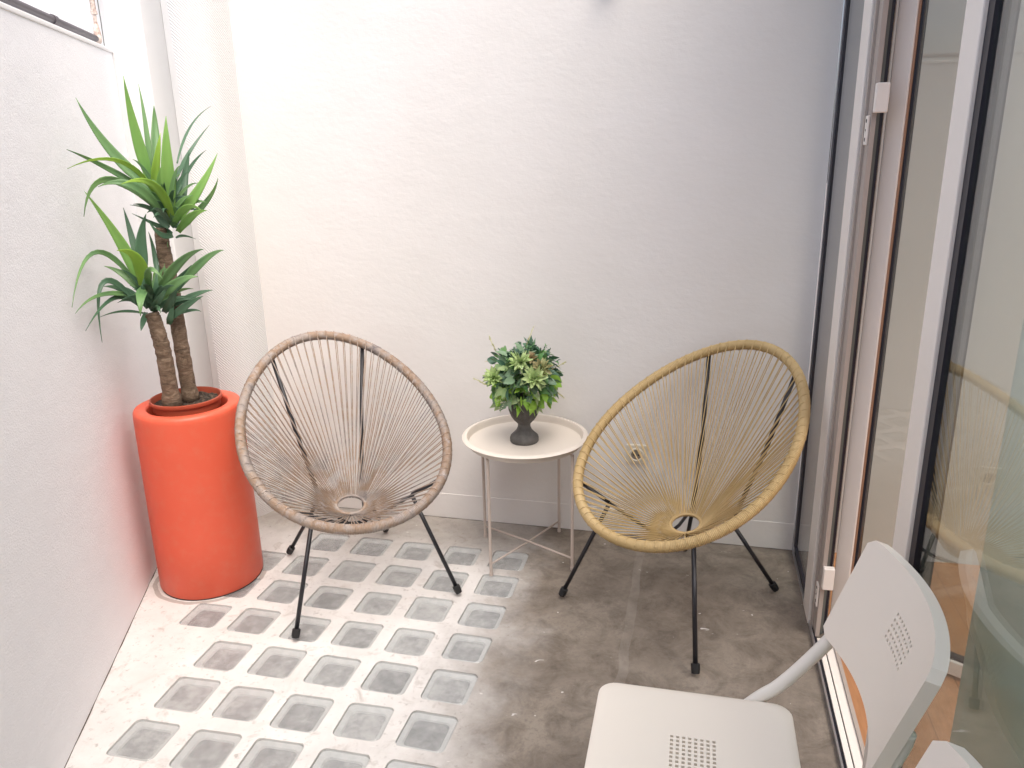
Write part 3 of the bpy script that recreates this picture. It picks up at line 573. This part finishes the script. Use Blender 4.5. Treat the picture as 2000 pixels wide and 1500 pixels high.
# ---------------------------------------------------------------- side table
TX, TY, TZ = -0.620, 2.798, 0.0
t = thing('side_table', (TX, TY, 0), 'round blush tray table with thin crossed metal legs between the two string chairs', 'side table')
prof = [(0.0, 0.492), (0.214, 0.492), (0.221, 0.495), (0.2245, 0.503), (0.2255, 0.518), (0.229, 0.5225), (0.242, 0.5205), (0.2475, 0.517), (0.2465, 0.5145), (0.230, 0.5165), (0.227, 0.500), (0.222, 0.489), (0.215, 0.4865), (0.0, 0.4865)]
MB().lathe(prof, 96).build('tray_top', 'table', t, auto=35)
AL = R(19); hs = 0.160
cn = [(math.cos(AL + R(45 + 90 * i)) * hs * 1.414, math.sin(AL + R(45 + 90 * i)) * hs * 1.414) for i in range(4)]
for i, (x, y) in enumerate(cn):
    MB().tube([(x, y, 0.004), (x, y, 0.486)], 0.0062, 10).build('leg', 'table_leg', t, smooth=False)
    MB().tube([(x, y, 0.0), (x, y, 0.012)], 0.0075, 10).build('foot_cap', 'table_leg', t)
for i in (0, 1):
    a, b = cn[i], cn[i + 2]; dz = 0.0045 if i else -0.0045
    MB().tube([(a[0], a[1], 0.050), (0, 0, 0.050 + dz), (b[0], b[1], 0.050)], 0.0040, 8).build('cross_bar', 'table_leg', t, smooth=True)
for i in range(4):
    a, b = cn[i], cn[(i + 1) % 4]
    if i % 2 == 0: continue
    MB().tube([(a[0], a[1], 0.474), (b[0], b[1], 0.474)], 0.0045, 8).build('top_rail', 'table_leg', t, smooth=True)

# ---------------------------------------------------------------- urn with artificial bouquet
UX, UY, UZ = -0.622, 2.795, 0.4925
t = thing('stone_urn', (UX, UY, UZ), 'small dark grey fluted pedestal urn standing on the round side table', 'urn')
prof = [(0, 0.0), (0.053, 0.0), (0.056, 0.004), (0.0565, 0.016), (0.054, 0.024), (0.043, 0.034), (0.031, 0.047), (0.0255, 0.060), (0.0245, 0.072), (0.028, 0.078), (0.040, 0.090), (0.052, 0.108), (0.0595, 0.130), (0.0625, 0.155), (0.0630, 0.170), (0.066, 0.174), (0.066, 0.180), (0.060, 0.180), (0.056, 0.165), (0.0, 0.150)]
MB().lathe(prof, 96, flute=lambda i, a: (-0.055 * max(0, math.cos(a * 18)) ** 2 if 9 <= i <= 13 else 0)).build('urn_body', 'urn', t, auto=50)
BZ = 0.16
t = thing('bouquet', (UX, UY, UZ + BZ), 'bushy artificial bouquet of succulents, ivy and dark sprigs filling the stone urn', 'plant arrangement')
rd = random.Random(21)
def leaf(mb, p, d, ln, wd, col, cup=0.25, roll=None, bend=0.25, shape='oval'):
    p = Vector(p); d = Vector(d).normalized(); mb.cur = col
    u = Vector((rd.uniform(-1, 1), rd.uniform(-1, 1), rd.uniform(-.2, 1))); sd = d.cross(u).normalized(); nm = sd.cross(d)
    if nm.z < 0 and roll is None: nm = -nm
    n = 6; v = []
    for i in range(n + 1):
        q = i / n
        if shape == 'oval': ww = wd * 0.5 * math.sin(math.pi * min(0.97, q * 0.93 + 0.06)) ** 0.75
        elif shape == 'ivy': ww = wd * 0.5 * (0.35, 1.0, 0.72, 0.9, 0.55, 0.3, 0.03)[i]
        else: ww = wd * 0.5 * (1 - q ** 1.6) * (0.6 + 0.4 * min(1, q * 4))
        c = p + d * ln * q + nm * (-bend * ln * q * q)
        v += [c - sd * ww + nm * cup * ww, c, c + sd * ww + nm * cup * ww]
    f = []
    for i in range(n):
        for j in (0, 1): f.append((i * 3 + j, i * 3 + j + 1, (i + 1) * 3 + j + 1, (i + 1) * 3 + j))
    mb.add(v, f)
CC = Vector((0, 0, 0.105))
def shell(az, el, r_=1.0): return CC + Vector((math.cos(az) * math.cos(el) * 0.128, math.sin(az) * math.cos(el) * 0.128, math.sin(el) * 0.130)) * r_
BM = ['b_dark', 'b_sage', 'b_mid', 'b_bright', 'b_var']
iv = MB()
for i in range(620):
    az = rd.uniform(0, 2 * math.pi); el = math.asin(rd.uniform(-0.72, 0.9)); p = shell(az, el, rd.uniform(.25, .98))
    d = (p - CC).normalized() + Vector((rd.uniform(-.6, .6), rd.uniform(-.6, .6), rd.uniform(-.6, .3)))
    low = el < -0.1
    front = math.cos(az - math.atan2(-2.795, .622)) > 0
    col = rd.choices([0, 1, 2, 3, 4], [1.5, 3, 3, 4, 3] if low else [3, 4, 2.5, 0.6, 1.2])[0]
    leaf(iv, p, d, rd.uniform(.028, .050), rd.uniform(.020, .034), col, rd.uniform(.05, .5), bend=rd.uniform(0, .5), shape=rd.choice(['oval', 'ivy']))
for i in range(60):
    az = math.atan2(-2.795, .622) + rd.uniform(-1.5, 1.5); el = rd.uniform(-.85, -.15); p = shell(az, el, rd.uniform(.75, .98))
    d = (p - CC).normalized() + Vector((rd.uniform(-.5, .5), rd.uniform(-.3, .3), rd.uniform(-.8, .1)))
    leaf(iv, p, d, rd.uniform(.034, .052), rd.uniform(.028, .042), rd.choice([3, 3, 4, 4, 1, 2]), rd.uniform(.05, .4), bend=rd.uniform(.1, .6), shape='ivy')
iv.build('ivy_foliage', None, t, smooth=True, mats=BM)
sp = MB()
for i in range(46):     # dark rosemary-like and boxwood sprigs
    az = rd.uniform(0, 2 * math.pi); el = rd.uniform(-0.2, 1.35); d = (shell(az, el) - CC).normalized(); p = CC + d * rd.uniform(.05, .07); L0 = rd.uniform(.05, .095)
    q_ = p + d * L0; sp.cur = 0; sp.tube([p, p.lerp(q_, .5) + Vector((rd.uniform(-.006, .006), rd.uniform(-.006, .006), 0)), q_], 0.0011, 4)
    for k_ in range(20):
        u = rd.random(); pp = p.lerp(q_, u); dd = d * 0.6 + Vector((rd.uniform(-1, 1), rd.uniform(-1, 1), rd.uniform(-1, 1)))
        leaf(sp, pp, dd, rd.uniform(.010, .020), rd.uniform(.004, .009), rd.choice([0, 0, 1, 2]), .2, shape='blade')
sp.build('dark_sprigs', None, t, smooth=True, mats=BM)
camd = Vector((0, 0, 1.6)) - Vector((UX, UY, UZ + BZ))
sx_ = Vector((math.cos(R(13.4)), math.sin(R(13.4)), 0)); fr_ = Vector((camd.x, camd.y, 0)).normalized()
def bpos(px, py, dep): return sx_ * (px - 1027) * 0.00195 + Vector((0, 0, 1)) * ((783 - py) * 0.00200 + 0.005 - dep * 0.0) + fr_ * dep
for (px, py, dep, sz, col) in ((1022, 690, .105, .048, 0), (971, 718, .105, .044, 0), (1047, 718, .135, .052, 0), (1062, 704, .10, .044, 1), (1042, 688, .07, .028, 1)):
    c = bpos(px, py, dep); s_b = MB(); ax = (camd.normalized() * 0.7 + (c - CC).normalized() * 0.6).normalized()
    e1 = ax.cross(Vector((0, 0, 1))).normalized(); e2 = ax.cross(e1)
    for ring_, (nn2, op, ln) in enumerate(((10, 1.4, 1.0), (9, 1.1, .9), (8, .8, .72), (6, .5, .55), (4, .25, .4))):
        for j in range(nn2):
            a = 2 * math.pi * (j + ring_ * .5) / nn2; d = ax * math.cos(op) + (e1 * math.cos(a) + e2 * math.sin(a)) * math.sin(op)
            leaf(s_b, c, d, sz * ln * rd.uniform(.9, 1.05), sz * .36, 0, .4, roll=1, bend=-.2, shape='oval')
    s_b.build('succulent', ['b_succ', 'b_pink'][col], t, smooth=True)
for (px, py, dep, ex, ey) in ((975, 683, 0, 963, 655), (1032, 676, 0, 1047, 638), (955, 742, .04, 930, 727), (975, 702, .0, 957, 700), (1080, 722, .0, 1108, 706), (1090, 760, .02, 1104, 772)):
    a, b = bpos(px, py, dep), bpos(ex, ey, dep + .01); s_b = MB(); s_b.tube([a.lerp(CC, .5), a, b], [.001, .0018, .0014], 5)
    for k_ in range(16):
        pp = a.lerp(b, rd.random()); leaf(s_b, pp, (b - a).normalized() + Vector((rd.uniform(-.4, .4), rd.uniform(-.4, .4), rd.uniform(-.3, .3))), .014, .0045, 0, .2, shape='blade')
    s_b.build('straw_spike', 'b_spike', t, smooth=True)
for (px, py, dep) in ((1035, 748, .115), (985, 768, .11)):
    c = bpos(px, py, dep); s_b = MB()
    for k_ in range(34):
        p = c + Vector((rd.gauss(0, .009), rd.gauss(0, .007), rd.gauss(0, .010))); r_ = rd.uniform(.0012, .0022)
        s_b.add([p + Vector((r_, 0, 0)), p + Vector((-r_, 0, 0)), p + Vector((0, r_, 0)), p + Vector((0, -r_, 0)), p + Vector((0, 0, r_)), p + Vector((0, 0, -r_))], [(0, 2, 4), (2, 1, 4), (1, 3, 4), (3, 0, 4), (2, 0, 5), (1, 2, 5), (3, 1, 5), (0, 3, 5)])
    s_b.build('seed_heads', 'b_seed', t)

# ---------------------------------------------------------------- wall socket and wall lantern
SX_, SZ_ = -0.200, 0.374; by = back_y(SX_)
t = thing('wall_socket', (SX_, by, SZ_), 'ivory electrical socket on the back wall, seen through the tan string chair', 'socket')
b = MB(); h = 0.042
b.box((-h, -0.012, -h), (h, 0.002, h)); b.build('cover_plate', 'socket', t, bevel=0.004)
prof = [(0.0, -0.001), (0.0195, -0.001), (0.0205, 0.0), (0.022, 0.0100), (0.0250, 0.0120), (0.028, 0.0115), (0.030, 0.009), (0.030, -0.003)]
def tiltY(mb): mb.v = [(x, -z - 0.0125, y) for x, y, z in mb.v]; mb.f = [tuple(reversed(f)) for f in mb.f]; return mb
m_ = MB().lathe([(r_, z_ - 0.006 if z_ < 0.005 else z_ - 0.006) for r_, z_ in prof], 40); tiltY(m_).build('socket_ring', 'socket', t, auto=40)
m_ = MB().lathe([(0, 0.0), (0.0215, 0.0)], 40); m_.v = [(x, -0.0130, y) for x, y, z in m_.v]; m_.build('socket_well', 'well_grey', t)
for s_2 in (-1, 1):
    MB().tube([(s_2 * 0.0095, -0.010, 0), (s_2 * 0.0095, -0.0150, 0)], 0.0040, 10).build('contact_hole', 'dark_hole', t)
LX = -0.335; t = thing('wall_lantern', (LX, back_y(LX), 2.356), 'black wall lantern on the back wall, only its pointed lower tip in view', 'lamp')
b = MB(); b.box((-0.03, -0.015, -0.10), (0.03, 0.001, 0.10)); b.build('back_plate', 'black', t, bevel=0.004)
MB().tube([(0, -0.01, 0.06), (0, -0.042, 0.09), (0, -0.045, 0.04)], 0.006, 8).build('bracket_arm', 'black', t, smooth=True)
yy = -0.045
v = [(0, yy, -0.207), (-.012, yy - .012, -0.196), (.012, yy - .012, -0.196), (.012, yy + .012, -0.196), (-.012, yy + .012, -0.196), (-.03, yy - .03, -0.165), (.03, yy - .03, -0.165), (.03, yy + .03, -0.165), (-.03, yy + .03, -0.165)]
f = [(0, 2, 1), (0, 3, 2), (0, 4, 3), (0, 1, 4), (1, 2, 6, 5), (2, 3, 7, 6), (3, 4, 8, 7), (4, 1, 5, 8), (5, 6, 7, 8)]
obj('pointed_base', v, f, 'black', t)
b = MB(); b.box((-.025, yy - .025, -.1649), (.025, yy + .025, .0)); b.build('lantern_glass', 'glass', t)
v = [(-.033, yy - .033, 0.002), (.033, yy - .033, 0.002), (.033, yy + .033, 0.002), (-.033, yy + .033, 0.002), (0, yy, 0.04)]
obj('lantern_cap', v, [(0, 3, 2, 1), (0, 1, 4), (1, 2, 4), (2, 3, 4), (3, 0, 4)], 'black', t)

# ---------------------------------------------------------------- glass door front (plane x = 0.44, runs along y)
DX = 0.440; H_ = 2.70
def bx(n, a, b, m, p, **kw): return box(n, a, b, m, p, **kw)
t = thing('side_window', (DX, 2.75, 0), 'narrow full height fixed side window with black gasket next to the back wall', 'window')
def rb(n, x0, x1, y0, y1, z0, z1, m, **kw): return box(n, (x0 - DX, y0 - 2.75, z0), (x1 - DX, y1 - 2.75, z1), m, t, **kw)
rb('wall_profile', DX + .001, DX + .06, 3.004, 3.022, 0.0, H_, 'alu')
rb('gasket', DX + .003, DX + .020, 2.972, 3.003, 0.031, H_ - .03, 'gasket')
rb('gasket', DX + .003, DX + .020, 2.621, 2.971, 0.014, 0.042, 'gasket')
rb('bottom_rail', DX - .002, DX + .06, 2.621, 3.0035, 0.0, 0.0135, 'alu')
rb('glass_pane', DX + .008, DX + .014, 2.6205, 2.9715, 0.0425, H_ - .03, 'glass')
rb('stile', DX - .004, DX + .06, 2.500, 2.620, 0.0, H_, 'alu_white', bevel=.003)
t = thing('door_jamb', (DX, 2.43, 0), 'taupe aluminium door jamb with dark grooves and two screwed hinges', 'door frame')
def rj(n, x0, x1, y0, y1, z0, z1, m, **kw): return box(n, (x0 - DX, y0 - 2.43, z0), (x1 - DX, y1 - 2.43, z1), m, t, **kw)
rj('groove', DX + .008, DX + .05, 2.484, 2.499, 0.006, H_, 'gasket')
rj('jamb_profile', DX + .004, DX + .05, 2.4835, 2.466, 0.006, H_, 'warm_lit_edge') if False else None
rj('jamb_profile', DX + .002, DX + .022, 2.468, 2.4835, 0.006, H_, 'alu_taupe', bevel=.0015)
rj('jamb_profile', DX + .010, DX + .024, 2.418, 2.4675, 0.006, H_, 'alu_taupe', bevel=.0015)
rj('jamb_channel', DX + .0245, DX + .036, 2.438, 2.4675, 0.006, H_, 'gasket_grey')
rj('seal', DX + .0365, DX + .046, 2.446, 2.4675, 0.006, H_, 'gasket')
for hz in (1.585, 0.115, 2.45):
    hb = rj('hinge', DX + .004, DX + .0095, 2.424, 2.460, hz, hz + .078, 'alu_white', bevel=.0012)
    for k_ in range(3):
        hz2 = hz + .014 + .025 * k_
        s1 = MB().tube([(DX + .0045 - DX, 2.442 - 2.43, hz2), (DX + .0030 - DX, 2.442 - 2.43, hz2)], .0052 if k_ != 1 else .003, 10).build('screw', 'dark_hole', hb)
    rj('hinge_knuckle', DX + .012, DX + .046, 2.395, 2.4175, hz + .083, hz + .160, 'alu_white', bevel=.003)

# open leaf, hinged at the jamb and swung into the room by about 60 degrees
HX, HY = 0.500, 2.476
ang = math.atan2(-0.164, 0.283)
t = thing('open_door_leaf', (HX, HY, 0), 'white framed glass door leaf standing open into the room', 'door', rz=ang)
LW = 0.74
def ro(n, u0, u1, v0, v1, z0, z1, m, **kw): return box(n, (u0, v0 + .044, z0), (u1, v1 + .044, z1), m, t, **kw)
ro('stile', 0.0, 0.050, -.046, 0.0, 0.012, H_ - .05, 'alu_white', bevel=.003)
ro('lit_inner_side', 0.0505, 0.056, -.040, 0.0, 0.06, H_ - .1, 'warm_lit_edge')  # inner side of the stile, interior glow put into its colour
ro('gasket', 0.0565, 0.064, -.036, -.006, 0.068, H_ - .1, 'gasket')
ro('rail', 0.0505, LW - .051, -.046, 0.0, 0.012, 0.0595, 'alu_white', bevel=.003)
ro('gasket', 0.0645, LW - .055, -.036, -.006, 0.0600, 0.068, 'gasket')
ro('rail', 0.0505, LW - .051, -.046, 0.0, H_ - .0995, H_ - .05, 'alu_white', bevel=.003)
ro('stile', LW - .050, LW, -.046, 0.0, 0.012, H_ - .05, 'alu_white', bevel=.003)
ro('glass_pane', 0.0645, LW - .052, -.024, -.018, 0.0685, H_ - .1, 'glass')

# closed leaf nearer the viewer
t = thing('closed_door_leaf', (DX, 1.2, 0), 'white framed glass door leaf standing closed, mirroring the tan string chair', 'door')
def rc2(n, x0, x1, y0, y1, z0, z1, m, **kw): return box(n, (x0 - DX, y0 - 1.2, z0), (x1 - DX, y1 - 1.2, z1), m, t, **kw)
YL = 1.640; YN_ = -0.10
rc2('stile', DX, DX + .050, YL - .098, YL, 0.012, H_ - .01, 'alu_white', bevel=.003)
rc2('gasket', DX + .008, DX + .045, YL - .130, YL - .0985, 0.092, H_ - .1, 'gasket')
rc2('spacer_bar', DX + .022, DX + .034, YL - .152, YL - .1305, 0.092, H_ - .1, 'gasket_grey')
rc2('rail', DX, DX + .050, YN_ + .09, YL - .0985, 0.012, 0.0915, 'alu_white', bevel=.003)
rc2('rail', DX, DX + .050, YN_ + .09, YL - .0985, H_ - .0995, H_ - .01, 'alu_white', bevel=.003)
rc2('stile', DX, DX + .050, YN_, YN_ + .0895, 0.012, H_ - .01, 'alu_white', bevel=.003)
rc2('glass_pane', DX + .014, DX + .020, YN_ + .09, YL - .1305, 0.0925, H_ - .1, 'glass')
# frameless pale pane parked behind it
t = thing('frosted_glass_panel', (0.515, 0.9, 0), 'pale green frosted glass panel behind the closed door leaf, at the right edge', 'glass panel')
box('panel', (-.005, -.75, 0.01), (.005, 0.46, H_ - .02), 'glass_milky', t, bevel=.001)

# threshold track
t = thing('door_threshold', (DX, 1.5, 0), 'aluminium sliding track threshold between cement floor and wood floor', 'threshold')
def rt(n, x0, x1, z0, z1, m, y1=2.4995): return box(n, (x0 - DX, -2.2 - 1.5, z0), (x1 - DX, y1 - 1.5, z1), m, t)
rt('outer_rail', DX - .001, DX + .0045, 0.001, 0.0145, 'alu')
rt('track_groove', DX + .005, DX + .0145, 0.001, 0.0045, 'gasket')
rt('track_rail', DX + .015, DX + .0305, 0.001, 0.0110, 'alu_white', 2.404)
rt('track_groove', DX + .031, DX + .0345, 0.001, 0.0050, 'gasket', 2.374)
rt('track_rail', DX + .035, DX + .0600, 0.001, 0.0095, 'alu_white', 2.374)
rt('inner_lip', DX + .0605, DX + .0715, 0.001, 0.0155, 'alu_taupe', 2.36)

# ---------------------------------------------------------------- room behind the glass
f1 = MB().add([(0.512, -2.2, 0.0), (4.0, -2.2, 0.0), (4.0, 3.3, 0.0), (0.512, 3.3, 0.0)], [(0, 1, 2, 3)]).build('wood_floor', 'wood'); f1['kind'] = 'structure'
tag(box('room_far_wall', (3.8, -2.25, -.02), (3.95, 3.25, 3.25), 'beige_wall'), 'beige wall at the far side of the room seen through the glass', 'wall')
tag(box('room_end_wall', (0.505, 3.035, -.02), (3.7995, 3.19, 3.6), 'beige_wall'), 'beige end wall of the room behind the open door leaf', 'wall')
tag(box('door_lintel', (DX - .02, -2.2, H_ + .001), (DX + .14, 3.0, 3.0495), 'plaster'), 'white lintel above the glass doors', 'lintel')

# ---------------------------------------------------------------- white folding chairs
def cut(o, holes):
    hb = obj('cutter', holes.v, holes.f, 'dark_hole', o.parent)
    m = o.modifiers.new('cut', 'BOOLEAN'); m.operation = 'DIFFERENCE'; m.object = hb; m.solver = 'EXACT'
    # cut first, then round the edges
    bpy.context.view_layer.update()
    dg = bpy.context.evaluated_depsgraph_get(); me = bpy.data.meshes.new_from_object(o.evaluated_get(dg)); o.modifiers.clear(); old = o.data; o.data = me; me.name = o.name
    bpy.data.objects.remove(hb, do_unlink=True)
def plastic_chair(loc, label, rz=0, rear=1.0):
    t = thing('folding_chair', loc, label, 'chair', 'white folding chairs by the glass doors', rz=rz)
    # local: x from front (-) to back (+), y side to side, origin under seat centre
    W = 0.2
    me_pts = rrect(0.2, 0.038, 6)
    n = len(me_pts); v = []; lay = [(-.028, .975), (-.026, .99), (-.008, 1.0), (-.003, .995), (0.0, .975)]
    for z, s in lay:
        for x, y in me_pts: v.append((x * s * 1.02, y * s * 0.985, 0.45 + z))
    # domed top rings
    for s, dz in ((.90, .0025), (.6, .0045)):
        for x, y in me_pts: v.append((x * s, y * s, 0.45 + dz))
    Ln = len(lay) + 2; f = [tuple(range(n - 1, -1, -1))]
    for L0 in range(Ln - 1):
        for i in range(n): f.append((L0 * n + i, L0 * n + (i + 1) % n, (L0 + 1) * n + (i + 1) % n, (L0 + 1) * n + i))
    f.append(tuple((Ln - 1) * n + i for i in range(n)))
    seat = obj('seat', v, f, 'chair_white', t)
    hb = MB()
    for i in range(8):
        for j in range(9):
            x, y = (i - 3.5) * 0.0118, (j - 4) * 0.0112; hb.box((x - .0031, y - .0031, .40), (x + .0031, y + .0031, .50))
    cut(seat, hb)
    seat.data.polygons.foreach_set('use_smooth', [True] * len(seat.data.polygons)); seat.data.set_sharp_from_angle(angle=R(38))
    # backrest: curved panel leaning back
    nu, nv_ = 28, 8; YW = 0.212
    def bp(u, w_, off):
        yy_ = u * YW; bulge = 0.045 * (1 - u * u); z = .625 + w_ * .228; x = .248 + w_ * .074 + bulge
        k_ = 0.09 * u / YW * 0.2
        edge = 1 - 0.0 * abs(u)
        return Vector((x, yy_, z)) + Vector((math.cos(.31), 0, -math.sin(.31))) * off
    v = []; 
    for off in (0.0, 0.023):
        for i in range(nu + 1):
            for j in range(nv_ + 1):
                u = -1 + 2 * i / nu; w_ = j / nv_
                # rounded corners: pull in the height near the ends
                e_ = max(0, (abs(u) - 0.90) / 0.10); w2 = 0.5 + (w_ - 0.5) * (1 - 0.13 * e_ ** 2.5)
                v.append(bp(u, w2, off))
    K = (nu + 1) * (nv_ + 1); f = []
    for i in range(nu):
        for j in range(nv_):
            a = i * (nv_ + 1) + j; q = (a, a + 1, a + nv_ + 2, a + nv_ + 1); f.append(q); f.append(tuple(K + k_ for k_ in reversed(q)))
    for i in range(nu):
        a, b_ = i * (nv_ + 1), (i + 1) * (nv_ + 1); f.append((a, b_, K + b_, K + a)); a += nv_; b_ += nv_; f.append((b_, a, K + a, K + b_))
    for j in range(nv_):
        f.append((j + 1, j, K + j, K + j + 1)); a = nu * (nv_ + 1) + j; f.append((a, a + 1, K + a + 1, K + a))
    back = obj('backrest', v, f, 'chair_white', t)
    hb = MB()
    for i in range(9):
        for j in range(5):
            u = (i - 4) * 0.0118 / YW; w_ = 0.60 + (j - 2) * 0.0118 / .228
            if (i == 0 and j == 4) or (i == 8 and j == 0): pass
            p = bp(u, w_, 0.011); dx = Vector((math.cos(.31), 0, -math.sin(.31))); dz = Vector((math.sin(.31), 0, math.cos(.31))); dy = Vector((0, 1, 0)); h2 = .0029
            vs = [p + dx * a * .03 + dy * b_ * h2 + dz * c * h2 for a in (-1, 1) for b_ in (-1, 1) for c in (-1, 1)]
            hb.add(vs, [(0, 1, 3, 2), (4, 6, 7, 5), (0, 4, 5, 1), (2, 3, 7, 6), (0, 2, 6, 4), (1, 5, 7, 3)])
    cut(back, hb)
    back.data.polygons.foreach_set('use_smooth', [True] * len(back.data.polygons)); back.data.set_sharp_from_angle(angle=R(35))
    b = back.modifiers.new('bevel', 'BEVEL'); b.width = .005; b.segments = 3; b.limit_method = 'ANGLE'; b.angle_limit = R(60)
    for sg in (-1, 1):
        y = sg * .190; y2 = sg * 0.212
        P = smooth_path([(.311, y, .728), (.301, y, .685), (.243, y2, .57), (.178, y2, .482), (.095, y2, .395), (-.21, y2, .012)], 8)
        MB().tube(P, .0140, 12).build('frame_tube', 'tube_white', t, smooth=True)
        P = smooth_path([(-.15, sg * .180, .415), (-.05, sg * .180, .33), (.24, sg * .180, .012)], 6)
        MB().tube(P, .0100, 12).build('rear_leg', 'tube_white', t, smooth=True)
    for x, z, y in ((-.185, .05, .212), (.215, .05, .178)):
        MB().tube([(x, -y, z), (x, y, z)], .009, 10).build('floor_bar', 'tube_white', t, smooth=True)
    MB().tube([(.06, -.19, .405), (.06, .19, .405)], .009, 10).build('seat_bar', 'tube_white', t, smooth=True)
    return t
plastic_chair((0.040, 1.286, 0), 'white folding chair with a perforated seat, in the right foreground facing left')
plastic_chair((0.018, 0.735, 0), 'second white folding chair, only the corner of its backrest showing at the bottom right')
